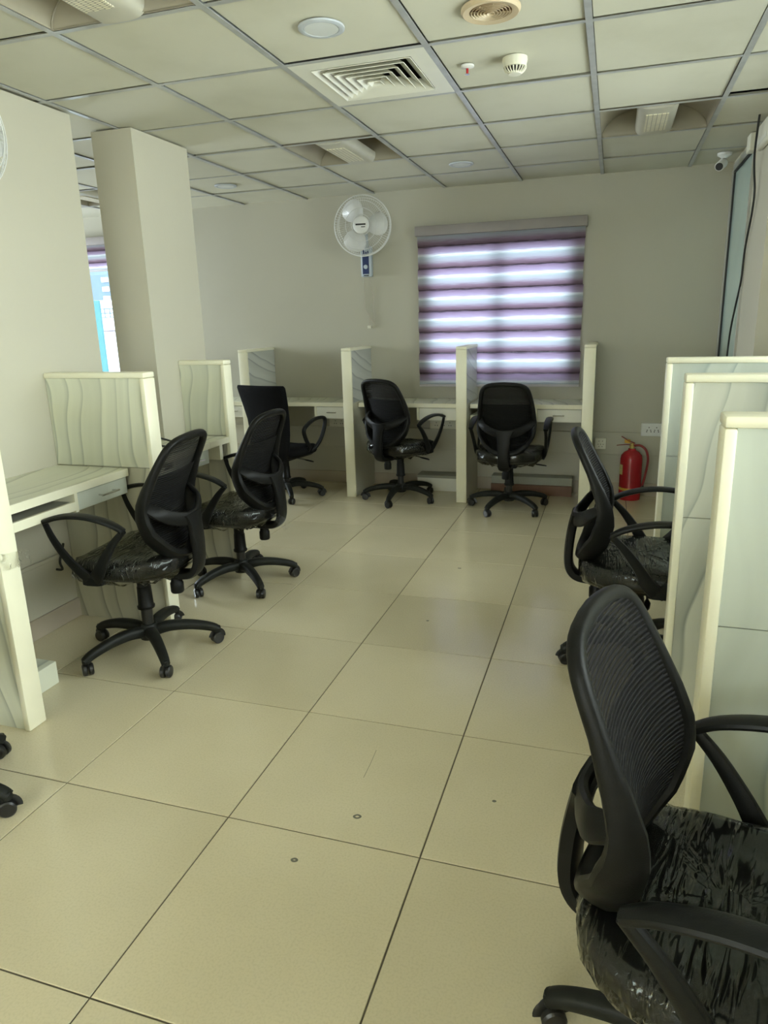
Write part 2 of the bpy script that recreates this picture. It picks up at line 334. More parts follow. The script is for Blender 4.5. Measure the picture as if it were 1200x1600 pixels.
# ------------------------------------------------------------------ structure: floor
fl = obj('floor', bx(-6.8, 1.4, -3.2, 6.3, -0.15, -0.003), M_grout, kind='structure')
def tile_bm(sx, sy, th=0.02, gap=0.0022):
    bm = bmesh.new(); box(bm, gap, sx - gap, gap, sy - gap, -th, 0)
    top = [e for e in bm.edges if all(v.co.z > -1e-6 for v in e.verts)]
    bmesh.ops.bevel(bm, geom=top, offset=0.0014, segments=1, affect='EDGES'); return bm
first = None
for i in range(-7, 5):
    for j in range(-4, 9):
        x, y = -1.63676 + .6 * i, 0.93992 + .6 * j
        sx = min(0.6, 0.95 - x)
        if sx < 0.05: continue
        if sx > 0.59:
            if first is None: o = first = obj('floor_tile', tile_bm(.6, .6), M_tile, fl, loc=(x, y, 0))
            else: o = first.copy(); C.objects.link(o); o.location = (x, y, 0)
        else: o = obj('floor_tile', tile_bm(sx, .6), M_tile, fl, loc=(x, y, 0))
def stain(x, y, r, s):
    bm = bmesh.new(); pts = [(r * math.cos(a) * (1 + .2 * math.sin(2 * a + s)), r * .8 * math.sin(a), 0) for a in [2 * PI * k / 14 for k in range(14)]]
    sweep(bm, pts, (0.0032, 0.0003), (0, 0, 1), n=6, closed=True)
    obj('stain', bm, M_stain, fl, loc=(x, y, 0.0003))
stain(-0.660, 1.646, 0.009, 0.4); stain(-0.769, 1.436, 0.0065, 1.2); stain(-0.802, 3.049, 0.004, 0.1); stain(-0.802, 3.813, 0.007, 2.0); stain(-0.276, 1.824, 0.003, 0.7)
obj('scratch', sweep(bmesh.new(), [(-0.710, 1.976, 0.0002), (-0.705, 1.90, 0.0002), (-0.703, 1.824, 0.0002)], (0.0008, 0.0002), (0, 0, 1), n=5), M_stain, fl)

# ------------------------------------------------------------------ structure: ceiling
CX0, CY0 = -1.33811, 2.29709
ce = obj('ceiling', bx(-6.8, 1.4, -3.2, 6.3, H + 0.30, H + 0.40), M_slab, kind='structure')
obj('ceiling_board', bx(-6.6, 1.2, -3.0, CY0 - 4 * .6, H, H + 0.02), M_ceil_plain, ce)
special = {(0, 1): 'diffuser', (-1, 3): 'light', (2, 3): 'light', (-1, -1): 'light', (-5, 4): 'light'}
ctile = None
def ct_bm(sx, sy):
    bm = bmesh.new(); box(bm, 0.013, sx - 0.013, 0.013, sy - 0.013, 0.0, 0.012, bev=0.002); return bm
for i in range(-8, 4):
    for j in range(-4, 6):
        if (i, j) in special: continue
        x, y = CX0 + .6 * i, CY0 + .6 * j
        xm = XR2 if y < 4.3 else XR
        sx, sy = min(.6, xm + 0.02 - x), min(.6, WY + 0.02 - y)
        if sx < 0.08: continue
        dz, tx, ty = 0.0045 + rnd.random() * 0.004, rnd.uniform(-.004, .004), rnd.uniform(-.006, .006)
        if (i, j) == (3, 2): sy = 0.555
        if sx > .59 and sy > .59:
            if ctile is None: o = ctile = obj('ceiling_tile', ct_bm(.6, .6), M_ctile, ce)
            else: o = ctile.copy(); C.objects.link(o)
        else: o = obj('ceiling_tile', ct_bm(sx, sy), M_ctile, ce)
        o.location = (x, y, H + dz); o.rotation_euler = (tx, ty, 0)
for i in range(-8, 4):
    x = CX0 + .6 * i
    bm = bmesh.new(); box(bm, x - .0125, x + .0125, CY0 - 2.4, WY, H, H + .0015); box(bm, x - .0015, x + .0015, CY0 - 2.4, WY, H + .0015, H + .035)
    obj('ceiling_bar', bm, M_tbar, ce)
for j in range(-4, 6):
    y = CY0 + .6 * j
    for i in range(-8, 4):
        x = CX0 + .6 * i
        x1 = min(x + .6 - .0126, (XR2 if y < 4.3 else XR) - .002)
        if x1 - x < .05: continue
        bm = bmesh.new(); box(bm, x + .0126, x1, y - .0115, y + .0115, H + .0003, H + .0018); obj('ceiling_bar', bm, M_tbar, ce)

# ------------------------------------------------------------------ structure: walls
def wall_with_holes(name, mat, axis, p0, p1, a0, a1, z0, z1, holes):
    """wall slab normal to axis from p0..p1, spanning a0..a1; holes = [(a, b, zlo, zhi)] sorted"""
    bm = bmesh.new(); cur = a0
    def b(u0, u1, v0, v1):
        if u1 - u0 < 1e-4 or v1 - v0 < 1e-4: return
        if axis == 'y': box(bm, u0, u1, p0, p1, v0, v1)
        else: box(bm, p0, p1, u0, u1, v0, v1)
    for h0, h1, zl, zh in holes:
        b(cur, h0, z0, z1); b(h0, h1, z0, zl); b(h0, h1, zh, z1); cur = h1
    b(cur, a1, z0, z1)
    return obj(name, bm, mat, kind='structure')
WT = H - 0.001
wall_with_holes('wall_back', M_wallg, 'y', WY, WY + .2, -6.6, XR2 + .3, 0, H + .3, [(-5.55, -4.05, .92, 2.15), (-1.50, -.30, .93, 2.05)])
wall_with_holes('wall_left', M_wall, 'x', XL - .16, XL, -3.0, 3.088, 0, WT, [])
bm = bmesh.new(); box(bm, -2.703, -2.452, 3.387, 3.90, 0, WT); obj('wall_pillar', bm, M_wall, kind='structure')
# right side: far glazed part, a short wall beside it, then the near wall with a long window
bm = bmesh.new(); box(bm, XR, XR + .2, 4.40, 4.975, 0, H + .3); box(bm, XR, XR + .2, 4.975, WY, 2.40, H + .3); obj('wall_right_end', bm, M_wall, kind='structure')
wall_with_holes('wall_right', M_wall, 'x', XR2, XR2 + .2, -3.0, 4.40, 0, H + .3, [(-.65, 4.15, 1.02, 2.28)])
wall_with_holes('wall_front', M_wall, 'y', -3.2, -3.0, -6.6, XR2 + .3, 0, H + .3, [(-3.3, 0.1, .85, 2.35)])
wall_with_holes('wall_far_left', M_wall, 'x', -6.8, -6.6, -3.0, WY, 0, H + .3, [(4.1, 5.6, .9, 2.3)])

def window(name, axis, p, a0, a1, z0, z1, mull, fm=M_alu, fw=.045, glass=M_glass, dep=.05):
    root = bpy.data.objects.new(name, None); C.objects.link(root); root['kind'] = 'structure'
    def B(bm, u0, u1, v0, v1, d0, d1, **k):
        return box(bm, u0, u1, p + d0, p + d1, v0, v1, **k) if axis == 'y' else box(bm, p + d0, p + d1, u0, u1, v0, v1, **k)
    e = .003
    bm = bmesh.new(); B(bm, a0 + e, a1 - e, z0 + e, z0 + fw, 0, dep); B(bm, a0 + e, a1 - e, z1 - fw, z1 - e, 0, dep); B(bm, a0 + e, a0 + fw, z0 + fw, z1 - fw, 0, dep); B(bm, a1 - fw, a1 - e, z0 + fw, z1 - fw, 0, dep)
    obj('window_frame', bm, fm, root)
    edges = [a0 + fw] + [m for m in mull] + [a1 - fw]
    for m in mull: obj('mullion', B(bmesh.new(), m - fw / 2, m + fw / 2, z0 + fw, z1 - fw, 0, dep), fm, root)
    for k, (u, v) in enumerate(zip(edges, edges[1:])):
        uu = u + (fw / 2 if k else 0); vv = v - (fw / 2 if k < len(edges) - 2 else 0)
        obj('pane', B(bmesh.new(), uu, vv, z0 + fw, z1 - fw, dep * .4, dep * .5), glass, root)
    return root
window('window_1', 'y', WY + .03, -1.50, -.30, .93, 2.05, [-.90], fw=.055)
window('window_2', 'y', WY + .11, -5.55, -4.05, .92, 2.15, [-5.06], fw=.05)
window('window_3', 'x', XR2 + .11, -.65, 4.15, 1.02, 2.28, [.55, 1.75, 2.95])
window('window_4', 'y', -3.1, -3.3, .1, .85, 2.35, [-2.2, -1.1])
window('window_5', 'x', -6.7, 4.1, 5.6, .9, 2.3, [4.85])
# teal glazed side panel in the far right corner
root = bpy.data.objects.new('window_6', None); C.objects.link(root); root['kind'] = 'structure'
bm = bmesh.new(); box(bm, XR - .012, XR + .05, 5.765, WY - .002, 0, 2.40); box(bm, XR - .012, XR + .05, 4.977, 5.765, 2.388, 2.43); box(bm, XR - .012, XR + .05, 4.977, 5.005, 0, 2.388); obj('window_frame', bm, M_alu, root)
bm = bmesh.new(); box(bm, XR - .006, XR + .04, 5.752, 5.7645, 0.0, 2.376); box(bm, XR - .006, XR + .04, 5.006, 5.752, 2.376, 2.3875); obj('gasket', bm, M_gasket, root)
obj('pane', bx(XR + .006, XR + .016, 5.006, 5.7515, 0, 2.3755), M_tealglass, root)
# skirting and the flat cable cover along the back wall
obj('baseboard_back', bx(-6.5, XR - .02, WY - .012, WY - .0005, 0.0005, .105, bev=.002), M_skirt, kind='structure')
obj('baseboard_left', bx(XL - .0005, XL + .012, -2.9, 3.086, 0.0005, .10, bev=.002), M_skirt, kind='structure')
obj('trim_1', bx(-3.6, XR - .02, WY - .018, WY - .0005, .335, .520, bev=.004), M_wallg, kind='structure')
obj('trim_2', bx(XL + .0005, XL + .012, 1.9, 2.655, .345, .365, bev=.003), M_wall, kind='structure')
obj('trim_3', bx(XL + .0005, XL + .008, 1.9, 2.655, .367, .62, bev=.003), M_wall, kind='structure')

# ------------------------------------------------------------------ outside, seen through the left room's window
tag(obj('white_building', bx(-12.2, -8.6, 11.5, 14.0, -3.0, 1.96), M_extw), 'white sunlit building outside the window beyond the left pillar', 'building')
rail = obj('roof_rail', (lambda b: ([tube(b, [(-12.0 + .12 * k, 11.49, 1.64), (-12.0 + .12 * k, 11.49, 1.80)], .008, 5) for k in range(28)], [tube(b, [(-12.1, 11.485, z), (-8.7, 11.485, z)], .009, 5) for z in (1.64, 1.72, 1.80)], b)[-1])(bmesh.new()), M_extg, bpy.data.objects['white_building'])
obj('sill_line', bx(-12.0, -8.7, 11.46, 11.4995, 1.375, 1.40), M_extp, bpy.data.objects['white_building'])
t = thing('grey_building', 'blue grey tower block with small windows outside the far left window', 'building', (-14.6, 17.5, 0))
obj('wall', bx(-3.2, 2.4, 0, 2, -3, 3.6), M_extg, t)
for a in range(5):
    for b_ in range(4): obj('window', bx(.40 + a * .42, .62 + a * .42, -.04, -.0005, 1.95 + b_ * .26, 2.08 + b_ * .26), M_extw, t)
tag(obj('teal_sheet', bx(-8.6, -7.665, 9.3, 9.34, -3.0, 1.86), M_teal), 'turquoise sheet hanging outside the window beyond the left pillar', 'sheet')
obj('ground', bx(-40, 40, 6.6, 60, -3.3, -3.0), M_ground, kind='structure')

# ------------------------------------------------------------------ desk partitions
PT = .083   # thickness
def partition_y(name, label, x0, x1, y0, zt, mat, split, open_end, group, lower=None):
    """board standing across the room (faces -y); open_end = 'x1' or 'x0' carries the end trim"""
    t = thing(name, label, 'partition', (0, 0, 0), group=group)
    c = .026; xa, xb = (x0, x1 - c) if open_end == 'x1' else (x0 + c, x1)
    obj('panel', bx(xa, xb, y0 + .009, y0 + PT - .009, split + .0012, zt - c), mat, t)
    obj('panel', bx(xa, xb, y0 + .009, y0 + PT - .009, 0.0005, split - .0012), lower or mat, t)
    obj('top_trim', bx(x0, x1, y0, y0 + PT, zt - c, zt, bev=.006, seg=2), M_trim, t, smooth=True)
    e = (x1 - c, x1) if open_end == 'x1' else (x0, x0 + c)
    obj('end_trim', bx(*e, y0, y0 + PT, 0.0005, zt - c - .0005, bev=.006, seg=2), M_trim, t, smooth=True)
    return t
def partition_x(name, label, x0, y0, y1, zt, mat, split, group):
    t = thing(name, label, 'partition', (0, 0, 0), group=group); c = .022
    obj('panel', bx(x0 + .007, x0 + PT - .007, y0 + c, y1, split + .0012, zt - c), mat, t)
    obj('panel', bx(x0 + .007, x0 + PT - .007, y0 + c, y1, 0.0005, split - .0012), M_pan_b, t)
    obj('top_trim', bx(x0, x0 + PT, y0, y1, zt - c, zt, bev=.004, seg=2), M_trim, t, smooth=True)
    obj('end_trim', bx(x0, x0 + PT, y0, y0 + c, 0.0005, zt - c - .0005, bev=.004, seg=2), M_trim, t, smooth=True)
    return t
G1, G2, G3 = 'partitions on the left wall', 'partitions on the back wall', 'partitions on the right side'
partition_y('desk_partition', 'ivory edged partition end at the left edge of the photo, nearest the camera', XL + .002, -1.985, 1.742, 1.24, M_pan_y, .80, 'x1', G1)
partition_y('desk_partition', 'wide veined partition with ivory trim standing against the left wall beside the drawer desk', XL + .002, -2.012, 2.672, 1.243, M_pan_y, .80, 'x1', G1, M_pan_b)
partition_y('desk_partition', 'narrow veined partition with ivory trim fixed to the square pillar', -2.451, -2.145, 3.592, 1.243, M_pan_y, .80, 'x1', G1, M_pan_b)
for x0, lab in ((-3.02, 'veined partition behind the fabric chair, leftmost along the back wall'), (-2.085, 'veined partition between the fabric chair and the mesh chair below the wall fan'),
                (-1.142, 'veined partition in front of the blind between the two back desks'), (-.193, 'ivory partition at the right end of the back desks, nearest the fire extinguisher')):
    partition_x('desk_partition', lab, x0, 5.30, WY - .001, 1.232, M_pan_x, .79, G2)
partition_y('desk_partition', 'pale veined partition in the right row, nearest the camera and behind the big foreground chair', .232, XR2 - .002, 1.574, 1.230, M_pan_r, .755, 'x0', G3)
partition_y('desk_partition', 'grey veined partition in the middle of the right row', .235, XR2 - .002, 2.470, 1.243, M_pan_r2, .757, 'x0', G3)
partition_y('desk_partition', 'pale bluish partition at the far end of the right row near the extinguisher', .252, XR2 - .002, 3.585, 1.232, M_pan_r, .757, 'x0', G3)

# ------------------------------------------------------------------ desks
def handle(parent, p, d, L, out):
    """bar handle centred at p, along d, standing off by out"""
    p, d, out = Vector(p), Vector(d), Vector(out); bm = bmesh.new()
    a, b = p - d * L / 2, p + d * L / 2
    tube(bm, [a + out, b + out], .0045, 8)
    for q in (a + d * .012, b - d * .012): tube(bm, [q, q + out], .004, 8)
    return obj('handle', bm, M_chrome, parent, smooth=True)
def desk_left(label, y0, y1, xb, xf, zt, dw, slot=True):
    t = thing('wall_desk', label, 'desk', (0, 0, 0), group='desks on the left wall')
    obj('worktop', bx(xb, xf - .004, y0, y1, zt - .034, zt), M_top, t)
    obj('front_edge', bx(xf - .0038, xf, y0, y1, zt - .036, zt - .0005, bev=.001), M_trim, t)
    zb = zt - .108
    obj('lower_shelf', bx(xb, xf - .02, y0, y1 - dw - .02, zb, zb + .033), M_greygreen, t)  # dark board colour, also standing in for the shade inside the slot
    obj('shelf_edge', bx(xf - .0198, xf - .004, y0, y1 - dw - .02, zb - .003, zb + .036, bev=.001), M_trim, t)
    obj('side_panel', bx(xb, xf - .006, y1 - dw - .0198, y1 - dw - .002, zb - .012, zt - .0345), M_trim, t)
    bm = bx(xb + .05, xf - .03, y1 - dw, y1 - .012, zb + .002, zt - .045); dr = obj('drawer', bm, M_white, t)
    obj('drawer_front', bx(xf - .0298, xf - .012, y1 - dw, y1 - .006, zb - .010, zt - .040, bev=.002), M_pale, dr)
    handle(dr, (xf - .012, y1 - dw * .46, zt - .080), (0, 1, 0), .115, (.028, 0, 0))
    return t
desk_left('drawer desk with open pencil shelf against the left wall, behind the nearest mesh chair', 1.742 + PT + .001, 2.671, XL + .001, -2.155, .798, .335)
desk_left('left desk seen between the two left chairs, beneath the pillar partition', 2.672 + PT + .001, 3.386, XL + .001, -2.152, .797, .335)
# short length of worktop between the pillar and its partition
t = thing('wall_desk', 'short white desk corner touching the square pillar', 'desk', (0, 0, 0), group='desks on the left wall')
obj('worktop', bx(-2.450, -2.156, 3.3875, 3.591, .764, .798), M_top, t); obj('front_edge', bx(-2.1558, -2.152, 3.3875, 3.591, .762, .7975), M_trim, t); obj('bracket', bx(-2.445, -2.20, 3.56, 3.590, .66, .7635), M_trim, t)
def desk_back(label, x0, x1, dw, slot):
    t = thing('back_desk', label, 'desk', (0, 0, 0), group='desks along the back wall'); yf, zt = 5.435, .780
    obj('worktop', bx(x0, x1, yf + .004, WY - .002, zt - .03, zt), M_top, t)
    obj('front_edge', bx(x0, x1, yf, yf + .0038, zt - .034, zt - .0005, bev=.001), M_trim, t)
    zb = zt - .125
    if slot:
        obj('lower_shelf', bx(x0, x1 - dw - .02, yf + .02, WY - .03, zb, zb + .03), M_white, t)
        obj('shelf_edge', bx(x0, x1 - dw - .02, yf + .006, yf + .0198, zb - .002, zb + .034, bev=.001), M_trim, t)
    obj('side_panel', bx(x1 - dw - .0198, x1 - dw - .002, yf + .005, WY - .03, zb - .01, zt - .0342), M_trim, t)
    dr = obj('drawer', bx(x1 - dw, x1 - .008, yf + .03, WY - .08, zb, zt - .045), M_white, t)
    obj('drawer_front', bx(x1 - dw, x1 - .004, yf + .008, yf + .0298, zb - .012, zt - .037, bev=.002), M_white, dr)
    handle(dr, (x1 - dw * .52, yf + .008, zt - .082), (1, 0, 0), .085, (0, -.026, 0))
    return t
desk_back('white back desk behind the fabric chair, left of the fan', -3.02 + PT + .001, -2.086, .30, False)
desk_back('white back desk behind the mesh chair below the fan', -2.085 + PT + .001, -1.143, .335, False)
desk_back('white back desk under the blind with open pencil shelf', -1.142 + PT + .001, -.194, .335, True)
t = desk_back('white back desk beyond the leftmost back partition, mostly hidden by the pillar', -3.85, -3.021, .30, True)
# foot rests
t = thing('foot_rest', 'marbled foot rest block on the floor under the nearest left desk', 'foot rest', (0, 0, 0))
obj('block', bx(XL + .014, -2.155, 1.742 + PT + .03, 2.075, 0.0005, .098, bev=.002), M_pan_y, t)
t = thing('foot_rest', 'low white foot rest board under the back desk below the fan', 'foot rest', (0, 0, 0))
obj('riser', bx(-1.56, -1.16, 5.655, 5.675, 0.0005, .115), M_white, t); obj('top_board', bx(-1.56, -1.16, 5.64, 5.80, .1155, .14, bev=.002), M_greygreen, t)
t = thing('foot_rest', 'brown foot rest board under the blind desk by the mesh chair', 'foot rest', (0, 0, 0))
obj('riser', bx(-.92, -.26, 5.66, 5.68, 0.0005, .085), M_brown, t); obj('top_board', bx(-.92, -.26, 5.68, 5.80, .07, .15, bev=.002), M_greygreen, t)

# ------------------------------------------------------------------ roller blinds
def blind(label, x0, x1, yb, zt, zb, nb, hd, first_extra=.0, grp=None):
    t = thing('roller_blind', label, 'blind', (0, 0, 0))
    obj('head_rail', bx(x0 - .012, x1 + .012, yb - .05, WY - .001, zt - hd, zt, bev=.006, seg=2), M_rail, t, smooth=True)
    ph = (zt - hd - zb) / nb
    for k in range(nb + 1):
        z1 = zt - hd + .012 - (k - .45) * ph; z0 = z1 - ph
        z1c, z0c = min(z1, zt - hd - .0005), max(z0, zb)
        if z1c - z0c < .01: continue
        bm = bmesh.new(); uvl = bm.loops.layers.uv.new('UVMap'); n = 10; rows = []
        for a in range(n + 1):
            z = z1c + (z0c - z1c) * a / n; v = (z1 - z) / ph
            y = yb - .016 * math.sin(PI * min(1, max(0, v))) ** .8 + .002 * v
            rows.append((bm.verts.new((x0 + .004 * (k % 2), y, z)), bm.verts.new((x1 - .003 * (k % 3), y, z)), v))
        for (a0, b0, v0), (a1, b1, v1) in zip(rows, rows[1:]):
            f = bm.faces.new((a0, a1, b1, b0))
            for lp in f.loops: lp[uvl].uv = (0 if lp.vert in (a0, a1) else 1, v0 if lp.vert in (a0, b0) else v1)
        o = obj('blind_band', bm, M_blind, t, smooth=True)
    obj('bottom_rail', bx(x0, x1, yb - .012, yb + .008, zb - .020, zb - .0005, bev=.003), M_rail2, t)
    return t
blind('mauve and white zebra roller blind over the back window', -1.560, -.238, WY - .045, 2.165, .905, 7, .075)
t2 = blind('raised zebra blind at the top of the window beyond the left pillar', -5.7, -4.0, WY - .045, 2.27, 1.985, 2, .07)

# ------------------------------------------------------------------ ceiling fittings
def troffer(i, j, label):
    x0, y0 = CX0 + .6 * i, CY0 + .6 * j
    t = thing('recessed_light', label, 'ceiling light', (x0 + .3, y0 + .3, H), group='recessed lights with a central box')
    a, hh, L = .286, .145, .286; bm = bmesh.new(); n = 20; prv = None
    for k in range(n + 1):
        an = PI * k / n; p = (-a * math.cos(an), hh * math.sin(an) + .003)
        cur = (bm.verts.new((p[0], -L, p[1])), bm.verts.new((p[0], L, p[1])))
        if prv: bm.faces.new((prv[0], cur[0], cur[1], prv[1]))
        prv = cur
    obj('reflector', bm, M_reflect, t, smooth=True)
    bm = bmesh.new()
    for s in (-1, 1):   # end plates: sloped, with the arched edge of the reflector showing
        box(bm, -a, a, s * L - .001, s * L + .001, .003, .155)
    box(bm, -a - .001, -a + .001, -L, L, .003, .155); box(bm, a - .001, a + .001, -L, L, .003, .155); box(bm, -a, a, -L, L, .155, .158)
    obj('housing', bm, M_reflect, t)
    for s in (-1, 1):
        bm = bmesh.new(); pts = [(-a * .985 * math.cos(PI * k / 20), s * (L - .012), hh * .985 * math.sin(PI * k / 20) + .004) for k in range(21)]
        tube(bm, pts, .003, 6); bm.faces.new([bm.verts.new(q) for q in pts])
        obj('end_reflector', bm, M_reflect, t)
    prof = []
    for k in range(25):
        an = PI * k / 24; prof.append((-.102 * sup(math.cos(an), 3.6), -.062 * sup(math.sin(an), 3.6)))
    rs = [[(px, y, pz + .052) for px, pz in prof] for y in (-L + .004, L - .004)]
    bm = bmesh.new(); rings(bm, rs); bx_ = obj('lamp_box', bm, M_lampbox, t, smooth=True)
    obj('perforated_panel', bx(-.056, .056, -.175, .175, -.0135, -.0095), M_perf, bx_)
    return t
troffer(-1, 3, 'recessed ceiling light with central box, above the wall fan')
troffer(2, 3, 'recessed ceiling light with pale perforated panel, near the right corner')
troffer(-1, -1, 'recessed ceiling light cut by the top left edge of the photo')
troffer(-5, 4, 'recessed ceiling light in the room beyond the left pillar')
# square air diffuser
t = thing('air_diffuser', 'square stepped air conditioning diffuser in the ceiling', 'air vent', (CX0 + .3, CY0 + .9, H))
bm = bmesh.new()
for s in ((-.287, .287, -.287, -.215), (-.287, .287, .215, .287), (-.287, -.215, -.215, .215), (.215, .287, -.215, .215)): box(bm, *s, .0, .004)
obj('frame', bm, M_white, t)
obj('duct', (lambda b: (box(b, -.285, -.283, -.285, .285, .005, .22), box(b, .283, .285, -.285, .285, .005, .22), box(b, -.285, .285, -.285, -.283, .005, .22), box(b, -.285, .285, .283, .285, .005, .22), box(b, -.285, .285, -.285, .285, .22, .222), b)[-1])(bmesh.new()), M_slab, t)
for k in range(6):
    s1 = .214 - k * .037; s0 = s1 - .050; zl = -.002 - k * .002
    bm = bmesh.new()
    A = [bm.verts.new((sx * s1, sy * s1, zl)) for sx, sy in ((-1, -1), (1, -1), (1, 1), (-1, 1))]
    B = [bm.verts.new((sx * s0, sy * s0, zl + .038)) for sx, sy in ((-1, -1), (1, -1), (1, 1), (-1, 1))]
    for q in range(4): bm.faces.new((A[q], A[(q + 1) % 4], B[(q + 1) % 4], B[q]))
    if k == 5: bm.faces.new(B); 
    o = obj('blade', bm, M_white, t); md = o.modifiers.new('thickness', 'SOLIDIFY'); md.thickness = .0025
# downlights
def downlight(x, y, r, label):
    t = thing('downlight', label, 'ceiling light', (x, y, H), group='round flush downlights')
    obj('ring', lathe(bmesh.new(), [(r * .74, .004), (r * .76, -.004), (r * .9, -.0055), (r, -.002), (r, .004)], 40, cap0=False, cap1=False), M_ring, t, smooth=True)
    obj('lens', lathe(bmesh.new(), [(.001, -.003), (r * .74, -.003), (r * .745, .003), (.001, .003)], 40), M_lens, t, smooth=True)
downlight(-1.045, 2.605, .083, 'round grey downlight beside the square air diffuser, nearest the camera')
downlight(-1.043, 5.03, .083, 'round downlight above the roller blind, near the back wall')
downlight(-2.843, 5.01, .083, 'round downlight right of the square pillar, near the back wall')
# round valve
t = thing('round_vent', 'round tan ceiling vent with concentric rings at the top edge', 'air vent', (-.452, 2.672, H))
obj('rim', lathe(bmesh.new(), [(.070, .004), (.072, -.008), (.094, -.012), (.101, -.004), (.101, .004)], 40, cap0=False, cap1=False), M_tan, t, smooth=True)
obj('dish', lathe(bmesh.new(), [(.001, -.004), (.07, -.001), (.07, .003), (.001, .003)], 40), M_brown, t)
for k in range(6):
    r = .066 - k * .0105; z = -.010 - k * .0008
    obj('ring', lathe(bmesh.new(), [(r - .005, z + .009), (r, z), (r + .0015, z), (r - .0035, z + .009)], 36, cap0=False, cap1=False), M_tan, t, smooth=True)
bm = bmesh.new()
for k in range(4): a = PI / 4 * k + .3; tube(bm, [(-.069 * math.cos(a), -.069 * math.sin(a), -.0075), (.069 * math.cos(a), .069 * math.sin(a), -.0075)], .0016, 5)
obj('spokes', bm, M_tan, t)
# smoke detector
t = thing('smoke_detector', 'ivory smoke detector with dark slots on the ceiling', 'smoke detector', (-.437, 3.178, H))
obj('base', lathe(bmesh.new(), [(.001, .006), (.050, .006), (.051, -.004), (.047, -.020), (.047, -.030), (.001, -.030)], 36), M_ivplastic, t, smooth=True)
obj('dark_core', lathe(bmesh.new(), [(.001, -.0302), (.037, -.0302), (.028, -.046), (.001, -.046)], 24), M_dark, t)
bm = bmesh.new()
for k in range(20):
    a = 2 * PI * k / 20; tube(bm, [(.0455 * math.cos(a), .0455 * math.sin(a), -.0300), (.040 * math.cos(a), .040 * math.sin(a), -.040), (.026 * math.cos(a), .026 * math.sin(a), -.050)], .0026, 5)
obj('rib', bm, M_ivplastic, t, kind='stuff')
obj('cap', lathe(bmesh.new(), [(.001, -.0465), (.028, -.0465), (.026, -.054), (.001, -.056)], 28), M_ivplastic, t, smooth=True)
# sprinkler / call lamp
t = thing('sprinkler', 'small white sprinkler with red bulb on the ceiling tile', 'sprinkler', (-.634, 3.183, H))
obj('escutcheon', lathe(bmesh.new(), [(.001, .004), (.028, .004), (.028, -.002), (.014, -.007), (.001, -.007)], 28), M_whplastic, t, smooth=True)
obj('bulb', lathe(bmesh.new(), [(.001, -.0072), (.005, -.008), (.005, -.026), (.001, -.028)], 12), M_red, t, smooth=True)
obj('deflector', lathe(bmesh.new(), [(.001, -.0282), (.010, -.0282), (.010, -.030), (.001, -.030)], 16), M_chrome, t)
# camera
t = thing('cctv_camera', 'small white security camera under the ceiling in the back right corner', 'camera', (.645, 5.46, H))
obj('mount', lathe(bmesh.new(), [(.001, .004), (.045, .004), (.045, -.010), (.025, -.022), (.018, -.03), (.001, -.03)], 24), M_whplastic, t, smooth=True)
bm = bmesh.new(); d = Vector((-.35, -.86, -.38)).normalized(); c0 = Vector((0, .03, -.050)); rsv = []
ux = d.cross(Vector((0, 0, 1))).normalized(); uy = ux.cross(d)
def ring_at(q, r): return [q + ux * r * math.cos(2 * PI * k / 20) + uy * r * math.sin(2 * PI * k / 20) for k in range(20)]
obj('body', rings(bm, [ring_at(c0, .020), ring_at(c0 + d * .008, .030), ring_at(c0 + d * .09, .030), ring_at(c0 + d * .094, .027)]), M_whplastic, t, smooth=True)
obj('lens', rings(bmesh.new(), [ring_at(c0 + d * .0945, .024), ring_at(c0 + d * .099, .023)]), M_gasket, t, smooth=True)

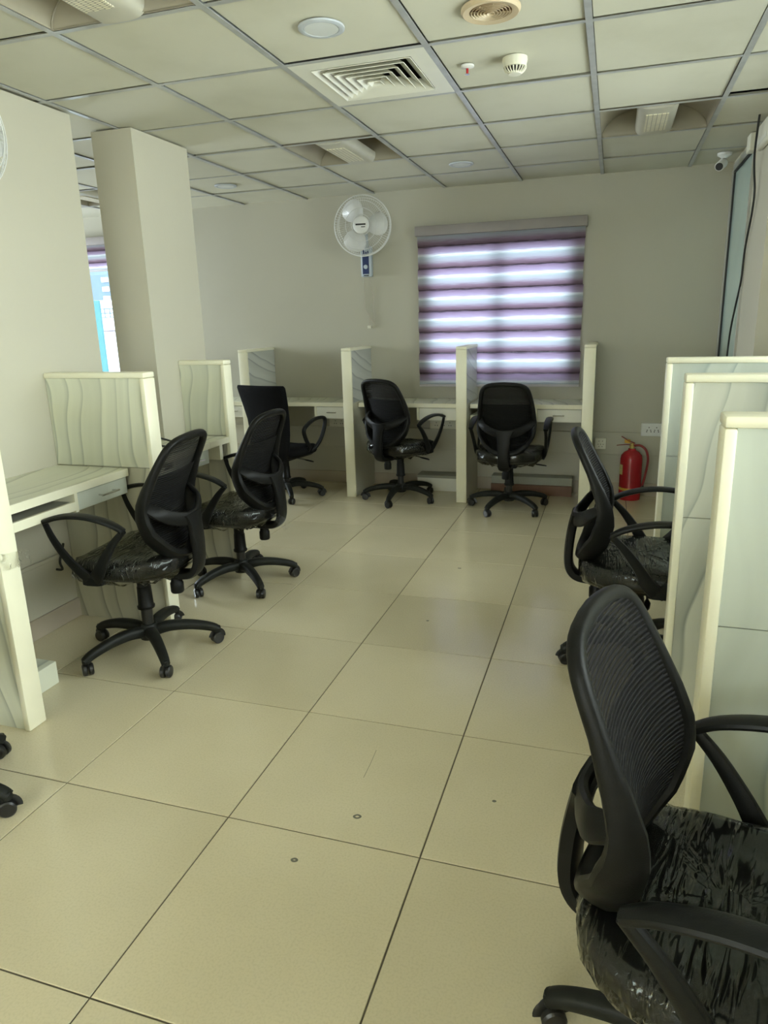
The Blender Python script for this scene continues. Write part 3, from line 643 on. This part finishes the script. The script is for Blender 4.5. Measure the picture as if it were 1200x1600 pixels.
# ------------------------------------------------------------------ wall fans
def make_fan(label, loc, rz, R=.232, yaw=0):
    """local: wall plane at y = 0, the fan blows to -y; origin at the centre of the grille on the wall"""
    t = thing('wall_fan', label, 'fan', loc, rz, group='white wall fans')
    yc = -.20
    bm = bmesh.new()
    for r, y in ((R, yc), (R * .985, yc - .018), (R * .80, yc - .050), (R * .55, yc - .066), (R * .34, yc - .07)):
        tube(bm, [(r * math.cos(2 * PI * k / 56), y, r * math.sin(2 * PI * k / 56)) for k in range(56)], .0042 if r == R else .0022, 6, closed=True)
    tube(bm, [(R * .93 * math.cos(2 * PI * k / 56), yc + .035, R * .93 * math.sin(2 * PI * k / 56)) for k in range(56)], .002, 5, closed=True)
    obj('grille_ring', bm, M_whplastic, t, smooth=True)
    bm = bmesh.new(); K = 72
    for k in range(K):
        a = 2 * PI * k / K; ca, sa = math.cos(a), math.sin(a)
        tube(bm, [(r * ca, y, r * sa) for r, y in ((R, yc), (R * .985, yc - .018), (R * .80, yc - .05), (R * .55, yc - .066), (R * .27, yc - .072))], .0009, 4)
        tube(bm, [(r * ca, y, r * sa) for r, y in ((R, yc), (R * .93, yc + .035), (R * .70, yc + .07), (R * .38, yc + .08))], .0009, 4)
    obj('grille_wire', bm, M_whplastic, t, kind='stuff')
    obj('hub_cap', lathe(bmesh.new(), [(.001, yc - .084), (.055, yc - .082), (.066, yc - .074), (.066, yc - .068), (.001, yc - .068)], 36, axis='y'), M_whplastic, t, smooth=True)
    bm = bmesh.new(); box(bm, -.042, .040, yc - .0855, yc - .0843, -.004, .008); box(bm, .002, .036, yc - .0855, yc - .0843, -.020, -.014)
    obj('badge', bm, M_gasket, t)
    bm = bmesh.new()
    lathe(bm, [(.001, yc - .045), (.034, yc - .045), (.036, yc - .01), (.001, yc - .01)], 24, axis='y'); obj('spinner', bm, M_whplastic, t, smooth=True)
    for k in range(3):
        a0 = math.radians(128 + 120 * k); bm = bmesh.new(); out = []
        for s in range(28):   # rounded paddle outline in polar-ish coordinates
            th = 2 * PI * s / 28; rr = .122 + .088 * math.cos(th); ww = math.sin(th) * (.088 + .020 * math.cos(th))
            x, z = rr, ww - .012
            out.append((x * math.cos(a0) - z * math.sin(a0), yc - .028 + ww * .22, x * math.sin(a0) + z * math.cos(a0)))
        cvs = [bm.verts.new(p) for p in out]; bm.faces.new(cvs)
        bmesh.ops.triangulate(bm, faces=bm.faces[:])
        o = obj('blade', bm, M_whplastic, t, smooth=True); md = o.modifiers.new('thickness', 'SOLIDIFY'); md.thickness = .003
    obj('motor', lathe(bmesh.new(), [(.001, yc + .005), (.055, yc + .005), (.062, yc + .03), (.058, yc + .085), (.040, yc + .115), (.001, yc + .118)], 28, axis='y'), M_whplastic, t, smooth=True)
    obj('neck', sweep(bmesh.new(), [(0, yc + .07, -.03), (0, yc + .085, -.10), (0, -.05, -.16), (0, -.032, -.19)], (.026, .02), (0, 1, 0), 12), M_greyplastic, t, smooth=True)
    for ch in t.children: ch.rotation_euler = (0, 0, math.radians(yaw))
    b = obj('control_box', bx(-.046, .046, -.055, -.0008, -.385, -.14, bev=.010, seg=3), M_greyplastic, t, smooth=True)
    obj('control_panel', bx(-.030, .026, -.0575, -.0552, -.362, -.15, bev=.0008), M_navy, b)
    obj('knob', lathe(bmesh.new(), [(.018, -.0577), (.017, -.072), (.001, -.073)], 20, axis='y', c=(0, 0, -.305)), M_greyplastic, b, smooth=True)
    bm = bmesh.new(); box(bm, -.022, .022, -.0572, -.0552, -.378, -.370); obj('badge', bm, M_gasket, b)
    return t
make_fan('white wall fan with blue control panel on the back wall beside the blind', (-2.008, WY, 2.185), 0.0, yaw=9)
make_fan('edge of a white wall fan on the left wall, cut by the left edge', (XL, 2.215, 2.185), PI / 2)
cr = thing('fan_cord', 'thin looped fan cord with plug hanging on the back wall below the fan', 'cord', (-2.03, WY, 0))
obj('cord', tube(bmesh.new(), spline([(-.01, -.025, 1.80), (-.015, -.012, 1.70), (-.02, -.008, 1.60), (-.015, -.008, 1.53), (.02, -.008, 1.48), (.062, -.008, 1.42), (.07, -.008, 1.46), (.055, -.008, 1.55), (.065, -.008, 1.63), (.045, -.01, 1.72), (.035, -.025, 1.80)], 5), .0035, 6), M_cord, cr, smooth=True)
obj('cord', tube(bmesh.new(), spline([(.02, -.008, 1.50), (.022, -.009, 1.45), (.018, -.009, 1.40)], 5), .0035, 6), M_cord, cr, smooth=True)
obj('plug', bx(.004, .038, -.022, -.004, 1.378, 1.402, bev=.004, seg=2), M_ivplastic, cr)

# ------------------------------------------------------------------ right corner boxes and cable
t = tag(obj('conduit_box', bx(XR - .05, XR - .001, 4.885, 4.995, 2.350, H - .004, bev=.004), M_ivplastic), 'small cream box at the ceiling edge by the glass panel', 'wall box')
t = thing('wall_unit', 'cream unit high on the right wall at the right edge', 'wall unit', (0, 0, 0)); obj('case', bx(XR - .035, XR - .001, 4.42, 4.76, 2.315, H - .008, bev=.012, seg=3), M_ivplastic, t, smooth=True); obj('flap', bx(XR - .037, XR - .0352, 4.46, 4.72, 2.335, 2.36), M_white, t)
pts = spline([(.690, 4.52, H + .02), (.700, 4.62, 2.38), (.710, 4.70, 2.30), (.725, 4.76, 2.22), (.735, 4.74, 2.10), (.74, 4.80, 1.98), (.742, 4.93, 1.80), (.742, 4.96, 1.62), (.742, 5.08, 1.47), (.742, 5.20, 1.30), (.742, 5.24, 1.10), (.742, 5.26, .80), (.742, 5.25, .30), (.742, 5.24, 0.01)], 5)
tag(obj('hanging_cable', tube(bmesh.new(), pts, .006, 8), M_cable, smooth=True), 'black cable hanging from the ceiling down the right corner', 'cable')

# ------------------------------------------------------------------ sockets
t = thing('socket_box', 'small ivory five pin socket box on the wall strip left of the extinguisher', 'socket', (-.052, WY - .018, .428))
obj('box', bx(-.043, .043, -.035, -.0005, -.045, .045, bev=.005, seg=2), M_ivplastic, t)
bm = bmesh.new()
for x, z in ((-.014, .022), (.014, .022), (-.020, -.004), (.0, -.004), (.020, -.004), (-.012, -.022), (.012, -.022)): lathe(bm, [(.0032, -.0352), (.0032, -.0362)], 8, axis='y', c=(x, 0, z))
obj('pin_holes', bm, M_gasket, t, kind='stuff')
t = thing('socket_plate', 'white double socket plate on the back wall above the extinguisher', 'socket', (.335, WY, .545))
obj('plate', bx(-.085, .085, -.022, -.0005, -.052, .052, bev=.004, seg=2), M_whplastic, t)
for cx in (-.026, .030):
    bm = bmesh.new()
    for x, z in ((0, .018), (-.013, -.004), (.013, -.004), (-.016, -.016), (.016, -.016)): lathe(bm, [(.0045, -.0222), (.0045, -.0232)], 8, axis='y', c=(cx + x, 0, z))
    obj('pin_holes', bm, M_gasket, t)
for x, lab in ((-2.30, 'socket box under the back desk behind the fabric chair'), (-1.36, 'socket box under the back desk below the fan, beside a chair arm')):
    t = thing('socket_box', lab, 'socket', (x, WY, .56)); obj('box', bx(-.12, .12, -.035, -.0005, -.04, .05, bev=.005, seg=2), M_ivplastic, t)
    for cx in (-.06, 0, .06):
        bm = bmesh.new()
        for xx, z in ((0, .014), (-.010, -.010), (.010, -.010)): lathe(bm, [(.004, -.0352), (.004, -.0362)], 8, axis='y', c=(cx + xx, 0, z))
        obj('pin_holes', bm, M_gasket, t)

# ------------------------------------------------------------------ fire extinguisher
t = thing('fire_extinguisher', 'red fire extinguisher with yellow band on the floor by the back wall', 'fire extinguisher', (.188, 5.705, 0), rz=-.25)
r = .084
obj('cylinder', lathe(bmesh.new(), [(.001, .012), (r * .86, .012), (r * .9, .0005), (r * .97, .0005), (r, .03), (r, .325), (r * .93, .355), (r * .66, .382), (.030, .396), (.026, .41), (.001, .41)], 40), M_red, t, smooth=True)
obj('band', lathe(bmesh.new(), [(r + .0006, .080), (r + .001, .081), (r + .001, .099), (r + .0006, .100)], 40, cap0=False, cap1=False), M_yellow, t, smooth=True)
bm = bmesh.new(); pv = None
for k in range(9):
    a = math.radians(232 - 8.5 * 4 + k * 8.5 - 30); v = [bm.verts.new(((r + .0009) * math.cos(a), (r + .0009) * math.sin(a), z)) for z in (.205, .285)]
    if pv: bm.faces.new((pv[0], v[0], v[1], pv[1]))
    pv = v
obj('sticker', bm, M_label, t, label='faded yellow instruction sticker')
obj('valve', lathe(bmesh.new(), [(.020, .4105), (.021, .43), (.015, .435), (.015, .452), (.001, .455)], 20), M_brass, t, smooth=True)
obj('lever', sweep(bmesh.new(), [(.02, 0, .452), (-.03, 0, .468), (-.085, 0, .500)], (.010, .003), (0, 0, 1), 8), M_redhose, t, smooth=True)
obj('carry_handle', sweep(bmesh.new(), [(.02, 0, .435), (-.04, 0, .438), (-.10, 0, .430), (-.118, 0, .425)], (.010, .003), (0, 0, 1), 8), M_redhose, t, smooth=True)
obj('safety_tag', bx(-.060, -.016, -.003, .003, .448, .478), M_yellow, t)
obj('hose', tube(bmesh.new(), spline([(.015, 0, .432), (.06, 0, .436), (.105, 0, .405), (.125, 0, .34), (.122, 0, .27), (.108, 0, .18), (.094, 0, .115)], 6), .0095, 10), M_redhose, t, smooth=True)
obj('nozzle', lathe(bmesh.new(), [(.008, .118), (.012, .100), (.012, .078), (.001, .078)], 12, c=(.098, 0, 0)), M_gasket, t, smooth=True)

# ------------------------------------------------------------------ loose bits on the left
t = tag(obj('black_wire', tube(bmesh.new(), spline([(-2.42, 3.14, .803), (-2.36, 3.18, .83), (-2.30, 3.15, .815), (-2.26, 3.22, .804), (-2.34, 3.30, .812), (-2.42, 3.24, .845), (-2.36, 3.12, .83), (-2.30, 3.20, .803)], 6), .0055, 8), M_cable, smooth=True), 'tangle of black wire on the left desk behind the nearest mesh chair', 'wire')
t = tag(obj('wall_wires', tube(bmesh.new(), spline([(XL + .02, 2.62, .41), (XL + .03, 2.60, .39), (XL + .022, 2.58, .33), (XL + .05, 2.56, .30), (XL + .03, 2.54, .305)], 5), .006, 8), M_cable, smooth=True), 'black wire ends poking from the left wall under the drawer desk', 'wire')
bm = bmesh.new(); rr = random.Random(3); rows = []
for a in range(7):
    rows.append([bm.verts.new((.004 + abs(.012 * math.sin(b * 1.3 + a)) + rr.uniform(0, .006) + .010 * (b > 5), -.045 + .016 * b + rr.uniform(-.003, .003), -.028 + .010 * a + rr.uniform(-.002, .002) - .002 * b)) for b in range(8)])
for r0, r1 in zip(rows, rows[1:]):
    for b in range(7): bm.faces.new((r0[b], r0[b + 1], r1[b + 1], r1[b]))
tag(obj('plastic_scrap', bm, M_film, loc=(-1.985, 1.785, .665), smooth=True), 'scrap of clear packing film stuck to the nearest left partition end', 'plastic')

# ------------------------------------------------------------------ chairs
# local frame: seat faces +y, right hand +x, origin on the floor under the gas column
WTAB = [(.485, .0), (.492, .055), (.505, .095), (.53, .130), (.57, .165), (.62, .190), (.68, .203), (.74, .206), (.80, .203), (.86, .196), (.91, .187), (.95, .178), (.98, .164), (1.0, .137), (1.012, .092), (1.018, .0)]
YTAB = [(.48, -.205), (.53, -.186), (.60, -.172), (.68, -.168), (.74, -.178), (.80, -.198), (.88, -.230), (.95, -.260), (1.02, -.290)]
def ysurf(x, z): return lerp_tab(YTAB, z) + lerp_tab([(.48, .5), (.6, 1.05), (.72, 1.1), (.85, .75), (1.02, .4)], z) * x * x
def chair_base(t, mat_leg):
    for k in range(5):
        M = Matrix.Rotation(2 * PI * k / 5, 4, 'Z')
        pts = spline([(.018, 0, .098), (.09, 0, .112), (.17, 0, .108), (.24, 0, .094), (.285, 0, .079), (.307, 0, .064)], 4)
        ab = [(.027 - .009 * i / (len(pts) - 1), .026 - .010 * i / (len(pts) - 1)) for i in range(len(pts))]
        bm = sweep(bmesh.new(), pts, ab, (0, 0, 1), 12, p=3)
        lathe(bm, [(.001, .056), (.017, .056), (.018, .066), (.016, .082), (.001, .085)], 12, c=(.300, 0, 0))
        bmesh.ops.transform(bm, matrix=M, verts=bm.verts); obj('leg', bm, mat_leg, t, smooth=True)
        bm = bmesh.new()
        for s in (-1, 1): lathe(bm, [(.001, s * .003), (.022, s * .003), (.0268, s * .006), (.0268, s * .018), (.022, s * .0225), (.001, s * .0235)], 20, axis='y', c=(.297, 0, .0272))
        hood = [(.297 + .0285 * math.cos(a), 0, .0285 + .0285 * math.sin(a)) for a in [math.radians(q) for q in range(-10, 171, 15)]]
        sweep(bm, hood, (.0145, .0022), (0, 1, 0), 8); tube(bm, [(.301, 0, .045), (.301, 0, .066)], .0075, 8)
        bmesh.ops.transform(bm, matrix=M @ Matrix.Translation((.297, 0, 0)) @ Matrix.Rotation(.5 + 1.3 * k, 4, 'Z') @ Matrix.Translation((-.297, 0, 0)), verts=bm.verts)
        obj('caster', bm, M_caster, t, smooth=True)
    obj('hub', lathe(bmesh.new(), [(.001, .066), (.040, .066), (.047, .085), (.045, .118), (.034, .136), (.001, .137)], 28), mat_leg, t, smooth=True)
    obj('gas_column', lathe(bmesh.new(), [(.025, .134), (.025, .225), (.017, .226), (.017, .345), (.001, .345)], 24, cap0=False), M_caster, t, smooth=True)
    obj('column_sleeve', lathe(bmesh.new(), [(.0265, .214), (.038, .216), (.039, .226), (.034, .232), (.031, .318), (.029, .32), (.029, .372), (.001, .372)], 28, cap0=False), M_plastic, t, smooth=True)
def seat_ring(a, b, z, n=48, p=3.0, fr=0.0):
    out = []
    for k in range(n):
        th = 2 * PI * k / n; x, y = a * sup(math.cos(th), p), b * sup(math.sin(th), p)
        wv = 1 + .05 * (y / b)     # a little wider towards the front
        zz = z - fr * max(0, (y - .08) / (b - .08)) ** 2 * .03 if y > .08 else z
        out.append((x * wv, y, zz))
    return out
SEAT = [(.02, .02, .432), (.215, .205, .432), (.232, .221, .437), (.241, .229, .450), (.243, .231, .486), (.236, .225, .502), (.219, .208, .512), (.12, .11, .511), (.02, .02, .508)]
def make_seat(t):
    obj('seat_pan', rings(bmesh.new(), [seat_ring(a, b, z) for a, b, z in ((.17, .165, .405), (.21, .20, .418), (.222, .212, .4315), (.02, .02, .4315))]), M_plastic, t, smooth=True)
    return obj('seat', rings(bmesh.new(), [seat_ring(a, b + .0, z, fr=1.0 if z > .5 else .4) for a, b, z in SEAT]), M_fabric, t, smooth=True, autosm=80)
def make_wrap(t, seed):
    r = random.Random(seed); rs = []; n = 72
    prof = [(.165, .155, .399), (.205, .195, .405), (.238, .226, .424), (.249, .237, .440), (.250, .238, .464), (.250, .238, .488), (.242, .231, .506), (.222, .211, .517), (.16, .15, .5185), (.09, .08, .516), (.03, .03, .513)]
    ph = [r.uniform(0, 6.28) for _ in range(6)]
    for q, (a, b, z) in enumerate(prof):
        ring = seat_ring(a, b, z, n, fr=1.0 if z > .5 else .4); out = []
        for k, (x, y, zz) in enumerate(ring):
            th = 2 * PI * k / n
            d = .0030 * math.sin(9 * th + ph[0] + q * .6) + .0022 * math.sin(17 * th + ph[1] - q) + .0016 * math.sin(29 * th + ph[2] + 2 * q) + r.uniform(-.0012, .0012)
            if q < 7: f = 1 + abs(d) / .24; out.append((x * f, y * f, zz + d * (.8 if q > 1 else 2.0)))
            else: out.append((x, y, zz + abs(d) * .7))
        rs.append(out)
    return obj('seat_wrap', rings(bmesh.new(), rs, cap0=False), M_film, t, smooth=True, autosm=75, label='clear wrinkled packing film over the seat')
def make_arms(t, xs=.262):
    for s in (-1, 1):
        P = [(.215, .055, .440), (.262, .040, .470), (.270, -.010, .535), (.275, -.065, .610), (.277, -.118, .664), (.279, -.070, .692), (.280, .010, .715), (.280, .090, .722), (.279, .165, .714), (.277, .232, .694), (.275, .205, .620), (.270, .155, .535), (.262, .105, .470)]
        # pad
        pad = spline([P[4], P[5], P[6], P[7], P[8], P[9]], 4)
        ab = [(.012 + .014 * math.sin(PI * (.12 + .76 * i / (len(pad) - 1))), .011) for i in range(len(pad))]
        bm = sweep(bmesh.new(), [(s * x, y, z) for x, y, z in pad], ab, (0, 0, 1), 12, p=2.6)
        rear = spline([P[4], P[3], P[2], (.264, .030, .470), (.245, .060, .440)], 4)
        sweep(bm, [(s * x, y, z) for x, y, z in rear], [(.012 + .022 * (i / (len(rear) - 1)) ** 1.2, .012) for i in range(len(rear))], (1, 0, 0), 10, p=2.8)
        fr = spline([P[9], P[10], P[11], (.262, .100, .470), (.245, .075, .440)], 4)
        sweep(bm, [(s * x, y, z) for x, y, z in fr], [(.010 + .016 * (i / (len(fr) - 1)), .010) for i in range(len(fr))], (1, 0, 0), 10, p=2.8)
        sweep(bm, [(s * .250, .07, .452), (s * .247, .07, .425), (s * .20, .07, .412), (s * .13, .07, .414)], [(.045, .012), (.042, .014), (.038, .010), (.03, .006)], (1, 0, .6), 10, p=3)
        obj('armrest', bm, M_arm, t, smooth=True)
def make_mech(t):
    bm = bmesh.new(); box(bm, -.075, .075, -.13, .12, .372, .404, bev=.012, seg=2); box(bm, -.04, .04, -.20, -.12, .375, .400, bev=.008, seg=2); obj('tilt_mechanism', bm, M_plastic, t, smooth=True)
    bm = lathe(bmesh.new(), [(.001, .300), (.026, .300), (.029, .306), (.029, .345), (.025, .350), (.022, .378), (.001, .378)], 24, c=(0, -.165, 0)); obj('tension_knob', bm, M_plastic, t, smooth=True)
    bm = bmesh.new(); tube(bm, [(.07, .03, .388), (.15, .03, .386), (.185, .03, .382)], .0045, 8); obj('lever_rod', bm, M_chrome, t, smooth=True)
    sweep_b = sweep(bmesh.new(), [(.180, .03, .383), (.205, .03, .380), (.25, .025, .376), (.275, .02, .374)], [(.006, .004), (.013, .005), (.012, .005), (.006, .004)], (0, 0, 1), 10); obj('lever', sweep_b, M_plastic, t, smooth=True)
def make_mesh_chair():
    t = thing('mesh_office_chair', 'x', 'chair', group='black mesh office chairs')
    chair_base(t, M_plasticd); make_mech(t); make_seat(t); make_wrap(t, 4); make_arms(t)
    # frame rim
    half = [(w, z) for z, w in WTAB]; loop = [(w, z) for w, z in half] + [(-w, z) for w, z in half[-2:0:-1]]
    loop = spline(loop, 2, closed=True)
    pts, ab, ref = [], [], []
    for x, z in loop:
        y = ysurf(x, z); dep = lerp_tab([(.48, .032), (.56, .044), (.66, .042), (.76, .028), (.88, .017), (1.02, .014)], z)
        pts.append((x * .955, y - dep * .75, .75 + (z - .75) * .965)); ab.append((lerp_tab([(.48, .020), (.6, .019), (.75, .016), (1.02, .016)], z), dep))
        e = .002; nz = (ysurf(x, z + e) - ysurf(x, z - e)) / (2 * e); nx = (ysurf(x + e, z) - ysurf(x - e, z)) / (2 * e)
        ref.append(Vector((-nx, 1, -nz)).normalized())
    obj('backrest_frame', sweep(bmesh.new(), pts, ab, ref, 12, closed=True, p=2.7), M_plastic, t, smooth=True)
    # mesh skin, and a second denser layer over the lumbar part
    def skin(z0, z1, off, sc, nz=26, nx=16):
        bm = bmesh.new(); rows = []
        for a in range(nz + 1):
            z = z0 + (z1 - z0) * a / nz; w = lerp_tab(WTAB, z) * sc; zz = .75 + (z - .75) * .975
            rows.append([bm.verts.new((w * (2 * b / nx - 1), ysurf(w * (2 * b / nx - 1), z) + off, zz)) for b in range(nx + 1)])
        for r0, r1 in zip(rows, rows[1:]):
            for b in range(nx): bm.faces.new((r0[b], r0[b + 1], r1[b + 1], r1[b]))
        return bm
    obj('backrest_mesh', skin(.492, 1.012, .001, .955), M_mesh, t, smooth=True)
    obj('lumbar_layer', skin(.50, .865, -.010, .93), M_mesh2, t, smooth=True)
    # smile shaped rear bar and the spine that carries the back
    bar = spline([(-.192, ysurf(.19, .735) - .026, .745), (-.165, -.215, .705), (-.105, -.245, .672), (-.045, -.266, .655), (0, -.270, .652), (.045, -.266, .655), (.105, -.245, .672), (.165, -.215, .705), (.192, ysurf(.19, .735) - .026, .745)], 4)
    L = len(bar) - 1
    ab = [(.031 - .006 * abs(2 * i / L - 1) ** 4, .014 - .004 * abs(2 * i / L - 1) ** 6) for i in range(L + 1)]
    obj('rear_bar', sweep(bmesh.new(), bar, ab, (0, 1, 0.1), 12, p=2.6), M_plastic, t, smooth=True)
    sp = spline([(0, -.268, .672), (0, -.279, .61), (0, -.286, .53), (0, -.284, .455), (0, -.268, .412), (0, -.235, .390), (0, -.17, .386), (0, -.10, .388)], 4); L = len(sp) - 1
    ab = [(lerp_tab([(0, .075), (.12, .050), (.35, .042), (.6, .042), (1, .034)], i / L), .019) for i in range(L + 1)]
    rf = [Vector((0, -1, 0)) if i < L * .5 else Vector((0, -max(0, 1 - (i / L - .5) * 4), -(i / L - .5) * 4)).normalized() for i in range(L + 1)]
    obj('spine', sweep(bmesh.new(), sp, ab, rf, 12, p=3.2), M_plastic, t, smooth=True)
    for s in (-1, 1):   # lower side struts that join the frame to the spine below the bar
        st = spline([(s * .150, ysurf(.15, .575) - .045, .575), (s * .10, -.245, .555), (s * .045, -.278, .535), (s * .02, -.284, .525)], 4)
    return t
BACK_PARTS = ('backrest_frame', 'backrest_mesh', 'lumbar_layer', 'rear_bar', 'spine')
BASE_PARTS = ('leg', 'caster', 'hub', 'gas_column')
proto = make_mesh_chair()
def place(t, x, y, th, phase, dz, label, tilt=0.0):
    t.location = (x, y, 0); t.rotation_euler = (0, 0, math.radians(th)); t['label'] = label
    Rx = Matrix.Rotation(math.radians(tilt), 3, 'X'); pv = Vector((0, -.2, .42)); off = pv - Rx @ pv
    for ch in t.children:
        nm = ch.name.split('.')[0]
        if nm in BASE_PARTS: ch.rotation_euler = (0, 0, math.radians(phase - th)); ch.location = (0, 0, 0)
        elif nm in BACK_PARTS: ch.rotation_euler = (math.radians(tilt), 0, 0); ch.location = off + Vector((0, 0, dz))
        else: ch.location = (0, 0, dz)
chairs = [
    (-1.955, 2.430, 96, 30, -.003, .8, 'black mesh chair with film wrapped seat at the drawer desk, nearest of the left row'),
    (-1.970, 3.310, 88, 30, -.027, -2.5, 'black mesh chair with film wrapped seat, second in the left row beside the pillar'),
    (-1.612, 5.322, -21, 51, -.016, -2, 'black mesh chair turned slightly right at the back desk below the wall fan'),
    (-.706, 5.208, -1.5, 30, -.028, -.8, 'black mesh chair seen straight from behind under the roller blind'),
    (.150, 2.885, -90, 57, -.031, -2, 'black mesh chair in side view tucked behind the middle right partition'),
    (.244, 1.114, -105.5, 170, -.072, -3.5, 'large black mesh chair with glossy wrapped seat in the right foreground'),
    (-1.99, 1.30, 90, 13, 0, 0, 'black chair out of frame at left, only a base leg and caster showing'),
]
for k, (x, y, th, ph, dz, tl, lab) in enumerate(chairs):
    place(proto if k == 0 else copy_tree(proto), x, y, th, ph, dz, lab, tilt=tl)
# loose flap of film hanging behind the second left chair
bm = bmesh.new(); rr = random.Random(5); rows = []
for a in range(8):
    rows.append([bm.verts.new((.024 * b - .12 + rr.uniform(-.004, .004), -.262 - .014 * a + rr.uniform(-.010, .010), .475 - .015 * a + rr.uniform(-.004, .004))) for b in range(5)])
for r0, r1 in zip(rows, rows[1:]):
    for b in range(4): bm.faces.new((r0[b], r0[b + 1], r1[b + 1], r1[b]))
second = [o for o in bpy.data.objects if o.get('label', '').startswith('black mesh chair with film wrapped seat, second')][0]
obj('film_flap', bm, M_film, second, smooth=True)
# fabric chair
def make_fabric_chair():
    t = thing('fabric_office_chair', 'plain black fabric chair with wide square topped back at the leftmost back desk', 'chair')
    chair_base(t, M_plasticd); make_mech(t); make_seat(t)
    prof = [(.40, .150, -.225), (.43, .185, -.225), (.52, .195, -.215), (.62, .200, -.205), (.74, .210, -.215), (.86, .225, -.245), (.96, .236, -.275), (1.005, .238, -.288), (1.022, .230, -.293)]
    rs = []
    for z, wd, yc in prof:
        th = .030 if .42 < z < 1.01 else .016
        rs.append([(wd * sup(math.cos(2 * PI * k / 32), 7), yc + (.9 * wd * wd * abs(sup(math.cos(2 * PI * k / 32), 7)) ** 2 * .7) + th * sup(math.sin(2 * PI * k / 32), 3), z) for k in range(32)])
    obj('backrest', rings(bmesh.new(), rs), M_fabric, t, smooth=True, autosm=60)
    obj('back_bracket', sweep(bmesh.new(), spline([(0, -.250, .56), (0, -.268, .46), (0, -.24, .400), (0, -.15, .388), (0, -.05, .388)], 4), (.035, .008), (0, -1, -.5), 10), M_plastic, t, smooth=True)
    for s in (-1, 1):
        lp = spline([(.215, .02, .452), (.258, .0, .50), (.272, -.06, .575), (.276, -.085, .655), (.278, .0, .705), (.278, .10, .728), (.278, .20, .718), (.274, .215, .665), (.266, .17, .560), (.245, .10, .478)], 4, closed=True)
        obj('armrest', sweep(bmesh.new(), [(s * x, y, z) for x, y, z in lp], (.014, .017), (1, 0, 0), 10, closed=True), M_arm, t, smooth=True)
    return t
fc = make_fabric_chair(); place(fc, -2.60, 5.22, -12, 14, -0.055, fc['label'])
